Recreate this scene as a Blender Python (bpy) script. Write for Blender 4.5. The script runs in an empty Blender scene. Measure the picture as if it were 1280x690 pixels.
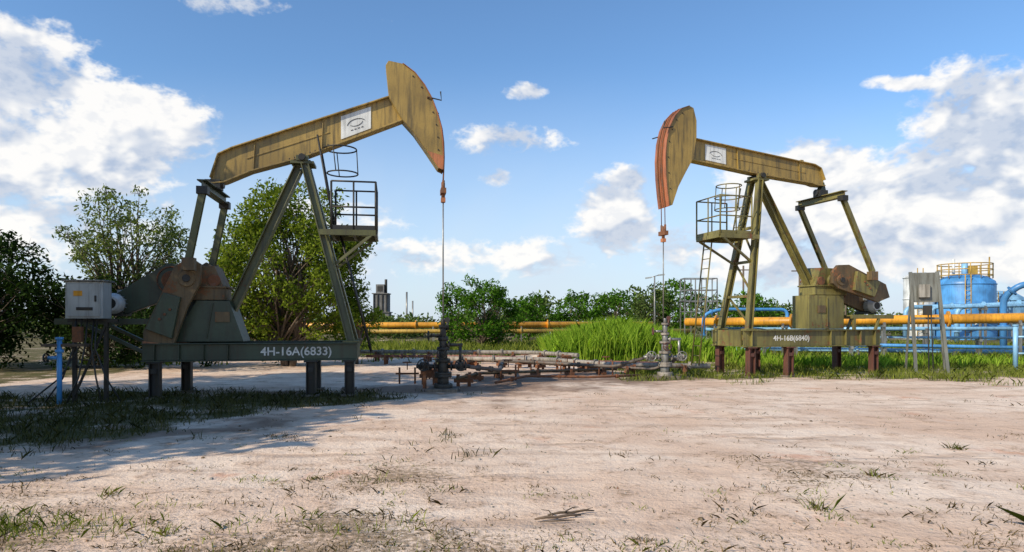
import bpy, math, random
import numpy as np
from mathutils import Vector, noise, Matrix
random.seed(4); rng=np.random.default_rng(7)
scene=bpy.context.scene
V=Vector
# ------------------------------------------------------------------ node helpers
def nn(nt,typ,**kw):
    n=nt.nodes.new(typ)
    for k,v in kw.items(): setattr(n,k,v)
    return n
def mth(nt,op,a,b=None,c=None,clamp=False):
    n=nn(nt,'ShaderNodeMath',operation=op); n.use_clamp=clamp
    for i,x in enumerate((a,b,c)):
        if x is None: continue
        if isinstance(x,(int,float)): n.inputs[i].default_value=x
        else: nt.links.new(x,n.inputs[i])
    return n.outputs[0]
def mixc(nt,f,a,b,blend='MIX'):
    n=nn(nt,'ShaderNodeMix',data_type='RGBA',blend_type=blend)
    for i,x in ((0,f),(6,a),(7,b)):
        if isinstance(x,(int,float)): n.inputs[i].default_value=x
        elif isinstance(x,tuple): n.inputs[i].default_value=(x[0],x[1],x[2],1)
        else: nt.links.new(x,n.inputs[i])
    return n.outputs[2]
def ramp(nt,x,a,b):
    n=nn(nt,'ShaderNodeMapRange',interpolation_type='SMOOTHSTEP')
    nt.links.new(x,n.inputs[0]); n.inputs[1].default_value=a; n.inputs[2].default_value=b
    return n.outputs[0]
def noi(nt,vec,scale,detail=4,rough=.55,dist=0):
    n=nn(nt,'ShaderNodeTexNoise'); n.inputs['Scale'].default_value=scale
    n.inputs['Detail'].default_value=detail; n.inputs['Roughness'].default_value=rough
    n.inputs['Distortion'].default_value=dist
    nt.links.new(vec,n.inputs['Vector']); return n.outputs[0]
def newmat(name):
    m=bpy.data.materials.new(name); m.use_nodes=True
    nt=m.node_tree; b=nt.nodes['Principled BSDF']
    g=nn(nt,'ShaderNodeNewGeometry')
    return m,nt,b,g
def paint(name,col,rust=.3,rough=.5,metal=0.0,rustcol=(.15,.06,.026),scale=1.0,dirt=(.045,.038,.022),streak=.7):
    m,nt,b,g=newmat(name)
    tc=nn(nt,'ShaderNodeTexCoord').outputs['Object']
    n1=noi(nt,tc,2.2*scale,5,.68,.3); n2=noi(nt,tc,14*scale,3,.65); n3=noi(nt,tc,.9,2,.5)
    mp=nn(nt,'ShaderNodeMapping'); mp.inputs['Scale'].default_value=(9,9,.8); nt.links.new(tc,mp.inputs[0])
    n4=noi(nt,mp.outputs[0],1.3,4,.6)
    c=mixc(nt,ramp(nt,n3,.3,.7),tuple(x*.72 for x in col),tuple(min(1,x*1.25) for x in col))
    c=mixc(nt,mth(nt,'MULTIPLY',ramp(nt,n4,.42,.72),streak),c,dirt)
    c=mixc(nt,mth(nt,'MULTIPLY',ramp(nt,n1,.5,.68),streak*.6),c,tuple(x*.5+.01 for x in col))
    th=.74-.42*rust
    f=mth(nt,'ADD',mth(nt,'MULTIPLY',n1,.65),mth(nt,'MULTIPLY',n2,.35))
    f=ramp(nt,f,th,th+.08)
    rc=mixc(nt,n2,tuple(x*.5 for x in rustcol),tuple(x*1.6 for x in rustcol))
    c=mixc(nt,f,c,rc)
    nt.links.new(c,b.inputs['Base Color'])
    r=mth(nt,'ADD',mth(nt,'MULTIPLY',f,.35),mth(nt,'ADD',mth(nt,'MULTIPLY',n2,.25),rough-.12),clamp=True)
    nt.links.new(r,b.inputs['Roughness']); b.inputs['Metallic'].default_value=metal
    bp=nn(nt,'ShaderNodeBump'); bp.inputs['Strength'].default_value=.25; bp.inputs['Distance'].default_value=.01
    nt.links.new(n2,bp.inputs['Height']); nt.links.new(bp.outputs[0],b.inputs['Normal'])
    return m
def leafmat(name,c1,c2,trans=.35,scale=1.2):
    m,nt,b,g=newmat(name)
    n=noi(nt,g.outputs['Position'],scale,1,.6)
    f=mth(nt,'ADD',mth(nt,'MULTIPLY',g.outputs['Random Per Island'],.55),mth(nt,'MULTIPLY',n,.6),clamp=True)
    c=mixc(nt,ramp(nt,f,.2,.9),c1,c2)
    nt.nodes.remove(b); df=nn(nt,'ShaderNodeBsdfDiffuse'); nt.links.new(c,df.inputs[0])
    t=nn(nt,'ShaderNodeBsdfTranslucent')
    nt.links.new(mixc(nt,1.0,c,(1.2,1.3,.5),'MULTIPLY'),t.inputs[0])
    mx=nn(nt,'ShaderNodeMixShader'); mx.inputs[0].default_value=trans
    nt.links.new(df.outputs[0],mx.inputs[1]); nt.links.new(t.outputs[0],mx.inputs[2])
    nt.links.new(mx.outputs[0],nt.nodes['Material Output'].inputs[0]); return m

M_gold=paint('paint_gold_olive',(.315,.215,.055),.30,.42)
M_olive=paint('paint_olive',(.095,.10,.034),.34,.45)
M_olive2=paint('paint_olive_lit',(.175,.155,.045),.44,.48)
M_dgreen=paint('paint_dark_green',(.042,.060,.034),.33,.45)
M_rust=paint('rust_metal',(.15,.07,.038),.75,.7,rustcol=(.17,.07,.032))
M_brown=paint('rusty_brown_gear',(.135,.09,.04),.5,.6,rustcol=(.18,.08,.034))
M_orange=paint('primer_orange',(.40,.15,.06),.35,.55)
M_face=paint('worn_head_face',(.36,.12,.05),.40,.55,rustcol=(.26,.15,.045))
M_redpost=paint('red_oxide_post',(.11,.04,.028),.4,.6)
M_white=paint('white_paint',(.60,.62,.60),.14,.4,streak=.35)
M_grey=paint('grey_box',(.40,.43,.42),.18,.45,streak=.4)
M_dark=paint('dark_steel',(.03,.03,.028),.35,.5,metal=.3)
M_steel=paint('galvanised_steel',(.30,.30,.28),.3,.4,metal=.6)
M_dull=paint('dull_line_steel',(.13,.105,.085),.5,.65)
M_gal=paint('dull_grey_frame',(.17,.18,.16),.32,.55,metal=.1)
M_blue=paint('blue_paint',(.07,.27,.58),.12,.4,streak=.3)
M_bluew=paint('pale_blue_paint',(.22,.44,.64),.14,.4,streak=.4)
M_yel=paint('yellow_pipe_paint',(.68,.31,.025),.14,.4,streak=.4)
M_yel2=paint('yellow_pipe_faded',(.46,.29,.05),.25,.5)
M_pipe=paint('old_pipe',(.30,.27,.23),.42,.65)
M_pink=paint('pipe_redlead',(.22,.10,.075),.45,.65)
M_conc=paint('concrete',(.27,.26,.23),.08,.85)
M_tower=paint('tower_concrete',(.15,.15,.145),.2,.85)
M_pad=paint('stained_concrete',(.16,.13,.10),.25,.9)
M_black=paint('cable_black',(.02,.02,.02),.05,.5)
M_text=paint('lettering_white',(.70,.70,.65),.0,.6,streak=.4)
M_bark=paint('bark',(.16,.12,.085),.25,.9,rustcol=(.06,.045,.03))
M_wood=paint('weathered_wood',(.13,.09,.06),.3,.9,rustcol=(.06,.04,.03))
L_bush=leafmat('leaf_bush',(.045,.08,.010),(.24,.30,.038),.4)
L_spar=leafmat('leaf_sparse',(.06,.09,.03),(.20,.24,.08),.4)
L_dark=leafmat('leaf_dark_shade',(.010,.020,.007),(.030,.055,.013),.2)  # near-black leaf colour stands for backlit trees in shade
L_shr=leafmat('leaf_shrub',(.025,.07,.008),(.10,.22,.022))
L_far=leafmat('leaf_far',(.035,.062,.018),(.13,.18,.05),.2,.15)
L_grass=leafmat('grass_blade',(.065,.10,.015),(.27,.30,.06),.3,.5)
L_tall=leafmat('grass_tall',(.11,.21,.018),(.36,.52,.06),.4,.5)
L_dry=leafmat('grass_dry',(.045,.038,.018),(.19,.14,.065),.2,2)
L_shade=leafmat('weeds_olive_shaded',(.028,.035,.012),(.12,.11,.04),.2,1.0)  # olive weeds, with the shade of the left zone darkened into the colour

# ------------------------------------------------------------------ mesh builder
class MB:
    def __init__(s): s.v=[];s.f=[];s.m=[];s.sm=[];s.mats=[]
    def mi(s,mat):
        if mat not in s.mats: s.mats.append(mat)
        return s.mats.index(mat)
    def add(s,vs,fs,mat,smooth=False):
        o=len(s.v); i=s.mi(mat)
        s.v+= [tuple(v) for v in vs]
        for f in fs: s.f.append([o+k for k in f]); s.m.append(i); s.sm.append(smooth)
    def beam(s,p0,p1,w,h,mat,up=(0,0,1),w1=None,h1=None):
        p0=V(p0);p1=V(p1);d=(p1-p0).normalized();u=V(up)
        if abs(d.dot(u))>.98: u=V((1,0,0))
        a=d.cross(u).normalized(); b=a.cross(d).normalized()
        w1=w if w1 is None else w1; h1=h if h1 is None else h1
        vs=[]
        for p,ww,hh in((p0,w,h),(p1,w1,h1)):
            for x,y in((-1,-1),(1,-1),(1,1),(-1,1)): vs.append(p+a*x*ww/2+b*y*hh/2)
        s.add(vs,[(3,2,1,0),(4,5,6,7),(0,1,5,4),(1,2,6,5),(2,3,7,6),(3,0,4,7)],mat)
    def box(s,c,sz,mat):
        s.beam((c[0]-sz[0]/2,c[1],c[2]),(c[0]+sz[0]/2,c[1],c[2]),sz[1],sz[2],mat)
    def ibeam(s,p0,p1,w,h,mat,up=(0,0,1),tf=.025,tw=.02):
        p0=V(p0);p1=V(p1);d=(p1-p0).normalized();u=V(up)
        a=d.cross(u).normalized(); b=a.cross(d).normalized()
        for sg in(-1,1): s.beam(p0+b*sg*(h/2-tf/2),p1+b*sg*(h/2-tf/2),w,tf,mat,up)
        s.beam(p0,p1,tw,h-2*tf-.002,mat,up)
    def tube(s,pts,r,mat,n=8,smooth=True,closed=False):
        pts=[V(p) for p in pts]; N=len(pts)
        rs=r if isinstance(r,(list,tuple)) else [r]*N
        vs=[];prev=None
        for i,p in enumerate(pts):
            if closed: d=pts[(i+1)%N]-pts[i-1]
            else: d=pts[min(i+1,N-1)]-pts[max(i-1,0)]
            d.normalize()
            if prev is None:
                u=V((0,0,1)) if abs(d.z)<.9 else V((1,0,0))
                a=d.cross(u).normalized()
            else:
                a=(prev-d*prev.dot(d)).normalized()
            prev=a; b=d.cross(a)
            for k in range(n):
                t=2*math.pi*k/n; vs.append(p+(a*math.cos(t)+b*math.sin(t))*rs[i])
        fs=[]
        for i in range(N if closed else N-1):
            j=(i+1)%N
            for k in range(n): fs.append((i*n+k,i*n+(k+1)%n,j*n+(k+1)%n,j*n+k))
        s.add(vs,fs,mat,smooth)
        if not closed:
            o=len(s.v)-len(vs); i=s.mi(mat)
            s.f.append([o+k for k in range(n)][::-1]); s.m.append(i); s.sm.append(False)
            s.f.append([o+(N-1)*n+k for k in range(n)]); s.m.append(i); s.sm.append(False)
    def cyl(s,p0,p1,r,mat,n=16,r1=None): s.tube([p0,p1],[r,r if r1 is None else r1],mat,n)
    def prism(s,poly,y0,y1,mat):
        n=len(poly)
        vs=[(x,y0,z) for x,z in poly]+[(x,y1,z) for x,z in poly]
        fs=[tuple(range(n)),tuple(range(2*n-1,n-1,-1))]
        for i in range(n): j=(i+1)%n; fs.append((i,i+n,j+n,j))
        s.add(vs,fs,mat)
    def ring(s,c,r,tr,mat,axis='z',n=20,m=6):
        pts=[]
        for k in range(n):
            t=2*math.pi*k/n; a,b=r*math.cos(t),r*math.sin(t)
            pts.append({'z':(c[0]+a,c[1]+b,c[2]),'y':(c[0]+a,c[1],c[2]+b),'x':(c[0],c[1]+a,c[2]+b)}[axis])
        s.tube(pts,tr,mat,m,closed=True)
    def obj(s,name,parent=None,bevel=0):
        me=bpy.data.meshes.new(name); me.from_pydata(s.v,[],s.f)
        for m in s.mats: me.materials.append(m)
        me.polygons.foreach_set('material_index',s.m); me.polygons.foreach_set('use_smooth',s.sm)
        me.validate(); me.update()
        import bmesh
        bm=bmesh.new(); bm.from_mesh(me); bmesh.ops.recalc_face_normals(bm,faces=bm.faces); bm.to_mesh(me); bm.free()
        o=bpy.data.objects.new(name,me); scene.collection.objects.link(o)
        if parent: o.parent=parent
        if bevel:
            b=o.modifiers.new('bevel','BEVEL'); b.width=bevel; b.segments=2; b.limit_method='ANGLE'; b.angle_limit=.7
        return o
def empty(name,loc=(0,0,0),rz=0):
    e=bpy.data.objects.new(name,None); e.location=loc; e.rotation_euler=(0,0,rz); scene.collection.objects.link(e); return e
def bulk(name,verts,nper,mat,parent=None):
    n=len(verts)//nper
    me=bpy.data.meshes.new(name); me.vertices.add(len(verts)); me.vertices.foreach_set('co',verts.astype(np.float32).ravel())
    me.loops.add(n*nper); me.loops.foreach_set('vertex_index',np.arange(n*nper,dtype=np.int32))
    me.polygons.add(n); me.polygons.foreach_set('loop_start',np.arange(0,n*nper,nper,dtype=np.int32))
    me.polygons.foreach_set('loop_total',np.full(n,nper,dtype=np.int32))
    me.materials.append(mat); me.update(calc_edges=True); me.validate()
    o=bpy.data.objects.new(name,me); scene.collection.objects.link(o)
    if parent: o.parent=parent
    return o

# ------------------------------------------------------------------ terrain
def fbm(x,y,sc,oct=3):
    v=0;a=1;t=0
    for i in range(oct):
        v+=a*noise.noise((x*sc,y*sc,3.1*i+1.7)); t+=a; a*=.5; sc*=2.1
    return v/t
def sst(x,a,b):
    t=max(0,min(1,(x-a)/(b-a))); return t*t*(3-2*t)
def leftzone(x,y,n):
    return sst(y-(8.0+max(-7,x+6)*1.30)+n*1.5,0,2.0)*(1-sst(y+n,14.4,16.0))*(1-sst(x+n,-2.6,-1.0))
def cover(x,y):
    n=fbm(x,y,.45,4)*2.0; n2=fbm(x+40,y,1.7,3)
    right=sst(y+n*1.2,17.2,19.2)*sst(x+n,2.2,4.2)
    back=sst(y+n*2,27,32)
    left=leftzone(x,y,n)
    farleft=sst(-x+n,11,14)*sst(y,13,17)
    c=max(right*.85,back,left*.9,farleft)
    mid=.5*sst(n2+n*.3,.05,.4)*sst(y,15,17)
    fg=.42*sst(n2+.3*n,.15,.45)
    near=sst(-x+n,3.2,4.7)*sst(-(y-6.0)+n*.5,0,1)*.6
    return max(c*(.45+.55*sst(n2,-.4,.25)),mid,fg,near)
def dirt(x,y):
    n=fbm(x+7,y-3,.8,4)
    d=0
    for (cx,cy,rx,ry,a) in((-1.6,15.6,2.6,1.5,.9),(.8,19,3.6,3.6,.9),(4.2,18.6,1.9,1.0,.7),(-6,14.2,4.0,1.6,.8),(5.5,18.6,4,.9,.45),(2.2,15.6,3.5,1.0,.35),(-6.2,10.2,4.2,2.2,.6),(-.6,13.2,2.2,1.2,.3)):
        d=max(d,a*math.exp(-(((x-cx)/rx)**2+((y-cy)/ry)**2)**1.3))
    return max(0,min(1,d*(1+1.6*n)))
def litterf(x,y):
    n=fbm(x-13,y+4,.55,4); z=sst(-y,-9.5,-6.0)*(1-.6*sst(x,1.0,3.5))
    return max(0,min(1,(n*1.7+.28)*z+ .25*sst(n,.1,.4)))
def height(x,y):
    h=.05*fbm(x,y,.35,3)+.018*fbm(x,y,2.2,2)
    h+=.55*math.exp(-(((x-4.4)/3.4)**2+((y-28.5)/2.2)**2))
    if y>60 or abs(x)>60: h*=.3
    return h
def axis(lo,hi,st,ends):
    a=list(np.arange(lo,hi+1e-6,st)); s=st;x=a[-1]
    while x<ends: s*=1.25; x+=s; a.append(x)
    s=st;x=a[0];b=[]
    while x>-ends: s*=1.25; x-=s; b.append(x)
    return b[::-1]+a
xs=axis(-22,26,.2,2500); ys=axis(2,42,.2,2500)
nx,ny=len(xs),len(ys)
gv=[];gc=[];gd=[];gl=[]
for y in ys:
    for x in xs:
        gv.append((x,y,height(x,y))); gc.append(cover(x,y) if abs(x)<70 and -5<y<90 else (1.0 if y>20 else .2))
        near_=abs(x)<16 and 3<y<30
        gd.append(dirt(x,y) if near_ else 0.0); gl.append(litterf(x,y) if near_ else 0.0)
gf=[(j*nx+i,j*nx+i+1,(j+1)*nx+i+1,(j+1)*nx+i) for j in range(ny-1) for i in range(nx-1)]
me=bpy.data.meshes.new('ground'); me.from_pydata(gv,[],gf)
for nm,dt in(('cover',gc),('dirt',gd),('litter',gl)):
    at=me.attributes.new(nm,'FLOAT','POINT'); at.data.foreach_set('value',dt)
me.polygons.foreach_set('use_smooth',[True]*len(gf))
ground=bpy.data.objects.new('ground',me); scene.collection.objects.link(ground)
m,nt,b,g=newmat('sand_and_weeds'); P=g.outputs['Position']
a=nn(nt,'ShaderNodeAttribute',attribute_name='cover').outputs['Fac']
dd=nn(nt,'ShaderNodeAttribute',attribute_name='dirt').outputs['Fac']
ll=nn(nt,'ShaderNodeAttribute',attribute_name='litter').outputs['Fac']
big=noi(nt,P,.35,4,.6,.4); mid=noi(nt,P,2.3,5,.65); fine=noi(nt,P,17,4,.7); vfine=noi(nt,P,70,2,.7)
mp=nn(nt,'ShaderNodeMapping'); mp.inputs['Scale'].default_value=(.25,1.6,1); mp.inputs['Rotation'].default_value=(0,0,.25); nt.links.new(P,mp.inputs[0])
trk=noi(nt,mp.outputs[0],1.4,4,.6,.3)
c=mixc(nt,ramp(nt,big,.35,.65),(.65,.475,.35),(.79,.65,.52))
c=mixc(nt,mth(nt,'MULTIPLY',ramp(nt,mid,.47,.67),.58),c,(.53,.365,.26))
c=mixc(nt,mth(nt,'MULTIPLY',ramp(nt,trk,.50,.65),.5),c,(.47,.335,.245))
c=mixc(nt,mth(nt,'MULTIPLY',ramp(nt,fine,.54,.72),.42),c,(.38,.27,.19))
c=mixc(nt,mth(nt,'MULTIPLY',ramp(nt,vfine,.58,.73),.4),c,(.24,.165,.11))
# wheel ruts
sp=nn(nt,'ShaderNodeSeparateXYZ'); nt.links.new(P,sp.inputs[0])
r_=mth(nt,'ADD',mth(nt,'SUBTRACT',sp.outputs[1],mth(nt,'MULTIPLY',sp.outputs[0],.22)),mth(nt,'MULTIPLY',big,3.0))
pp=mth(nt,'PINGPONG',r_,.85)
rut=mth(nt,'MULTIPLY',mth(nt,'SUBTRACT',1.0,ramp(nt,pp,.03,.20)),mth(nt,'MULTIPLY',ramp(nt,trk,.42,.62),.5))
c=mixc(nt,rut,c,(.46,.33,.24))
# dry litter lying on the sand
lk=mth(nt,'ADD',mth(nt,'MULTIPLY',ll,.55),mth(nt,'MULTIPLY',mth(nt,'SUBTRACT',fine,.5),1.6))
c=mixc(nt,mth(nt,'MULTIPLY',ramp(nt,lk,.20,.52),.75),c,mixc(nt,vfine,(.10,.075,.04),(.30,.21,.125)))
lit=mth(nt,'MULTIPLY',ramp(nt,mid,.53,.66),ramp(nt,fine,.50,.60))
c=mixc(nt,mth(nt,'MULTIPLY',lit,.7),c,(.17,.12,.065))
# reddish stains
mp2=nn(nt,'ShaderNodeMapping'); mp2.inputs['Location'].default_value=(11,5,0); nt.links.new(P,mp2.inputs[0])
c=mixc(nt,mth(nt,'MULTIPLY',ramp(nt,noi(nt,mp2.outputs[0],.8,5,.65),.60,.72),.55),c,(.56,.25,.14))
# oily dirt
dk=mth(nt,'ADD',dd,mth(nt,'MULTIPLY',mth(nt,'SUBTRACT',mid,.5),.8))
c=mixc(nt,mth(nt,'MULTIPLY',ramp(nt,dk,.2,.75),.85),c,mixc(nt,fine,(.10,.065,.045),(.30,.20,.14)))
gcol=mixc(nt,fine,(.05,.05,.02),(.14,.13,.05))
gcol=mixc(nt,ramp(nt,mid,.45,.7),gcol,(.21,.155,.09))
k=mth(nt,'ADD',a,mth(nt,'MULTIPLY',mth(nt,'SUBTRACT',fine,.5),.9))
c=mixc(nt,ramp(nt,k,.35,.68),c,gcol)
nt.links.new(c,b.inputs['Base Color']); b.inputs['Roughness'].default_value=.95; b.inputs['Specular IOR Level'].default_value=.1
h=mth(nt,'ADD',mth(nt,'MULTIPLY',mid,1.0),mth(nt,'ADD',mth(nt,'MULTIPLY',fine,.45),mth(nt,'SUBTRACT',mth(nt,'MULTIPLY',vfine,.12),mth(nt,'MULTIPLY',rut,.9))))
bp=nn(nt,'ShaderNodeBump'); bp.inputs['Strength'].default_value=.75; bp.inputs['Distance'].default_value=.06
nt.links.new(h,bp.inputs['Height']); nt.links.new(bp.outputs[0],b.inputs['Normal'])
me.materials.append(m)

# ------------------------------------------------------------------ grass
def blades(pts,hmin,hmax,wid,lean=.45):
    n=len(pts); p=np.array(pts); h=rng.uniform(hmin,hmax,n)*(p[:,3] if p.shape[1]>3 else 1)
    az=rng.uniform(0,2*np.pi,n); ln=rng.uniform(.1,lean*1.6,n)*h; fa=rng.uniform(0,np.pi,n)
    w=wid*rng.uniform(.6,1.3,n)
    base=p[:,:3].copy(); base[:,2]-=.012
    side=np.stack([np.cos(fa)*w/2,np.sin(fa)*w/2,np.zeros(n)],1)
    tip=base+np.stack([np.cos(az)*ln,np.sin(az)*ln,h],1)
    midp=base+np.stack([np.cos(az)*ln*.35,np.sin(az)*ln*.35,h*.6],1)
    vs=np.stack([base-side,base+side,midp+side*.8,tip,midp-side*.8],1).reshape(-1,3)
    return vs
def scatter(x0,x1,y0,y1,n,thr=.3,tuft=1,spread=.1):
    out=[]
    X=rng.uniform(x0,x1,n); Y=rng.uniform(y0,y1,n)
    for x,y in zip(X,Y):
        c=cover(x,y)
        if c>thr and random.random()<c:
            s=.6+.5*c
            for k in range(tuft):
                xx=x+random.gauss(0,spread);yy=y+random.gauss(0,spread)
                out.append((xx,yy,height(xx,yy),s))
    return out
g1=blades(scatter(-13,0,7,16,9500,.3,4,.08),.04,.17,.013,.8)
bulk('weed_patch',g1,5,L_shade)
g2=blades(scatter(3,24,16.5,24,5600,.35,6,.12),.06,.27,.015,.7)
g3=blades(scatter(-16,30,24,46,6500,.35,4,.25),.25,.55,.05,.5)
bulk('grass',np.concatenate([g2,g3]),5,L_grass)
tp=[]
for i in range(12500):
    x=random.gauss(4.6,2.2);y=random.uniform(25.5,31)
    if 1.3<x<10: tp.append((x,y,height(x,y),.8+.5*math.exp(-((x-4.4)/2.4)**2)))
for i in range(3500):
    x=random.uniform(8,22);y=random.uniform(23,27); tp.append((x,y,height(x,y),.4))
bulk('tall_grass',blades(tp,.5,1.1,.045,.45),5,L_tall)
dp=[];dg=[]
for i in range(5200):
    y=4.0+12*random.random()**2.0; x=random.uniform(-.85*y-1,.85*y+1)
    if random.random()>litterf(x,y)*1.3+.05: continue
    s=random.uniform(.3,1.0)*(.6+.5*(random.random()<.25))
    for k in range(random.randint(8,30)):
        xx=x+random.gauss(0,.10*s+.03);yy=y+random.gauss(0,.07*s+.025)
        (dg if i%6==0 else dp).append((xx,yy,height(xx,yy),s))
for (x,y,s,nb) in ((2.62,5.7,1.5,60),(4.1,5.1,1.7,80),(-3.9,5.0,1.1,260),(-4.2,5.3,1.0,200),(-3.4,5.2,.9,150),(-2.6,5.0,.8,70),(3.75,6.9,1.1,60),(-2.0,6.8,.8,40),(-3.7,6.1,.9,60),(5.0,6.4,1.0,70),(5.6,8.4,1.0,60)):
    for k in range(nb):
        xx=x+random.gauss(0,.05+.16*(nb>100));yy=y+random.gauss(0,.05+.06*(nb>100)); (dg if nb>100 or k%2 else dp).append((xx,yy,height(xx,yy),s))
bulk('dry_weeds',blades(dp,.015,.085,.009,1.4),5,L_dry)
bulk('green_weeds',blades(dg,.03,.11,.008,1.1),5,L_grass)
pb=MB()
for i in range(900):
    y=4+11*random.random()**1.6; x=random.uniform(-.8*y,.8*y); r=random.uniform(.005,.016)*(1.8 if i%31==0 else 1); z=height(x,y)
    q=[V((random.uniform(.6,1.2)*r*math.cos(t),random.uniform(.6,1.2)*r*math.sin(t),0)) for t in (0,1.25,2.5,3.8,5.0)]
    top=[p*.6+V((0,0,r*.7)) for p in q]
    pb.add([V((x,y,z))+p for p in q+top],[(i2,(i2+1)%5,5+(i2+1)%5,5+i2) for i2 in range(5)]+[(5,6,7,8,9)],M_conc if i%3 else M_brown)
pb.obj('pebbles')
st=MB()
z=height(.40,5.4)+.02
st.tube([(.18,5.30,z),(.27,5.33,z+.006),(.36,5.345,z+.002),(.47,5.39,z+.008),(.56,5.40,z+.003)],[.008,.012,.011,.012,.007],M_wood,6)
st.tube([(.29,5.40,z+.002),(.39,5.44,z+.012),(.49,5.46,z+.006),(.60,5.51,z+.012),(.68,5.52,z+.004)],[.007,.011,.010,.010,.005],M_wood,6)
st.tube([(.42,5.42,z+.02),(.50,5.52,z+.03),(.56,5.60,z+.012)],[.006,.005,.002],M_wood,5)
st.tube([(.33,5.34,z+.01),(.30,5.43,z+.03),(.24,5.50,z+.02)],[.006,.005,.002],M_wood,5)
st.tube([(.52,5.47,z+.015),(.60,5.44,z+.035),(.66,5.45,z+.05)],[.006,.004,.002],M_wood,5)
st.tube([(.22,5.25,z-.008),(.38,5.26,z+.0),(.50,5.29,z-.004)],[.004,.007,.003],M_wood,5)
st.obj('fallen_stick')

# ------------------------------------------------------------------ trees
def crown(clumps,dens,size,flat=.75):
    out=[]
    for (c,r) in clumps:
        n=int(dens*r*r)
        d=rng.normal(size=(n,3)); d/=np.linalg.norm(d,axis=1)[:,None]
        rad=r*rng.uniform(.15,1,n)**.45*rng.uniform(.75,1.18,n)
        p=np.array(c)+d*rad[:,None]*np.array([1,1,flat])
        a=rng.normal(size=(n,3)); a+=d*.2; a/=np.linalg.norm(a,axis=1)[:,None]
        b=np.cross(a,rng.normal(size=(n,3))); b/=np.linalg.norm(b,axis=1)[:,None]
        L=size*rng.uniform(.6,1.25,n)[:,None]
        out.append(np.stack([p-a*L,p+b*L*.42,p+a*L,p-b*L*.42],1).reshape(-1,3))
    return np.concatenate(out)
def tree(name,x,y,h,w,leaf,nclump,cr,dens,size,z0=.35,trunks=1,dep=None,bark=M_bark,boxy=False):
    e=empty(name,(x,y,height(x,y)))
    dep=dep or w; cl=[];mb=MB()
    zc=(h*(1+z0))/2; hz=(h-h*z0)/2
    tr=[]
    for t in range(trunks):
        a=random.uniform(0,6.28); o=.15*(trunks>1)
        pts=[(o*math.cos(a),o*math.sin(a),-.1)]
        for k in range(1,5):
            f=k/4; pts.append((o*math.cos(a)*(1+3*f)+random.gauss(0,.06*h/5),o*math.sin(a)*(1+3*f)+random.gauss(0,.06*h/5),f*h*(.55 if trunks>1 else .7)))
        mb.tube(pts,[.030*h*(1-.75*k/4)*(.7 if trunks>1 else 1) for k in range(5)],bark,8); tr.append(pts)
    for i in range(nclump):
        while 1:
            q=V((random.uniform(-1,1),random.uniform(-1,1),random.uniform(-1,1)))
            L=q.length if not boxy else (abs(q.x)**2.6+abs(q.y)**2.6+abs(q.z)**2.6)**(1/2.6)
            if L<1 and (L>.45 or random.random()<.3): break
        wob=1+.28*noise.noise(q*1.7+V((x,y,0)))
        q=q*wob
        c=(q.x*w/2*(1-.12*q.z),q.y*dep/2,zc+q.z*hz*.92)
        r=cr*random.uniform(.6,1.25); cl.append((c,r))
        pts=random.choice(tr); f=max(.15,min(.98,(c[2]/h)*.8-.05)); 
        k=min(3,int(f*4)); t=f*4-k; p0=V(pts[k]).lerp(V(pts[k+1]),t); p2=V(c)
        p1=p0.lerp(p2,.5)+V((random.gauss(0,.1),random.gauss(0,.1),.08*h*random.random()))
        rb=.008*h*(1-.5*f)
        mb.tube([p0,p0.lerp(p1,.6),p1,p1.lerp(p2,.6),p2],[rb,rb*.8,rb*.6,rb*.4,rb*.15],bark,5)
        for s in range(3):
            d=V((random.gauss(0,1),random.gauss(0,1),random.gauss(.3,.8))).normalized()*r*.95
            mb.tube([p2-(p2-p1)*.3*random.random(),p2+d*.5,p2+d],[rb*.3,rb*.2,rb*.06],bark,4)
    mb.obj('trunk_and_limbs',e)
    bulk('foliage',crown(cl,dens,size),4,leaf,e)
    return e
tree('leafy_tree',-8.0,24,6.6,5.3,L_bush,165,.60,560,.085,z0=.06,trunks=3,dep=4,boxy=True)
tree('sparse_tree',-15.0,26,7.1,5.1,L_spar,70,.55,340,.085,z0=.34,trunks=3,dep=4)
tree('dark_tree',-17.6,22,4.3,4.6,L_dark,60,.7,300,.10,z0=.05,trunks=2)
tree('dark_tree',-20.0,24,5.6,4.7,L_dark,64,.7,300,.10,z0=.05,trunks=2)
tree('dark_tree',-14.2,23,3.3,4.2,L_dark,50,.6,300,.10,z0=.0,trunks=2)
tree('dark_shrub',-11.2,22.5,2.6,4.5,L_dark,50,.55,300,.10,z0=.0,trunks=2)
tree('shrub_tree',-1.9,38,4.3,2.9,L_shr,60,.5,420,.10,z0=.02,trunks=2,boxy=True)
tree('shrub_tree',-.75,39,3.8,2.2,L_shr,40,.45,420,.10,z0=.02,trunks=2)
tree('shrub_tree',-3.5,40,4.2,1.5,L_shr,32,.42,420,.10,z0=.02,trunks=2)
tree('shrub_tree',-5.9,25.2,3.2,1.7,L_bush,35,.45,420,.09,z0=.02,trunks=2)
# neighbouring trees at the side of the yard, left of the units
tree('yard_tree',-12.2,8.4,9.6,5.6,L_bush,85,1.0,110,.20,z0=.22,trunks=1)
tree('yard_tree',-14.2,11.6,9.2,5.4,L_bush,75,1.0,110,.20,z0=.2,trunks=1)
tree('yard_tree',-11.0,5.2,6.6,4.2,L_bush,60,.9,110,.20,z0=.2,trunks=1)
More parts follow.
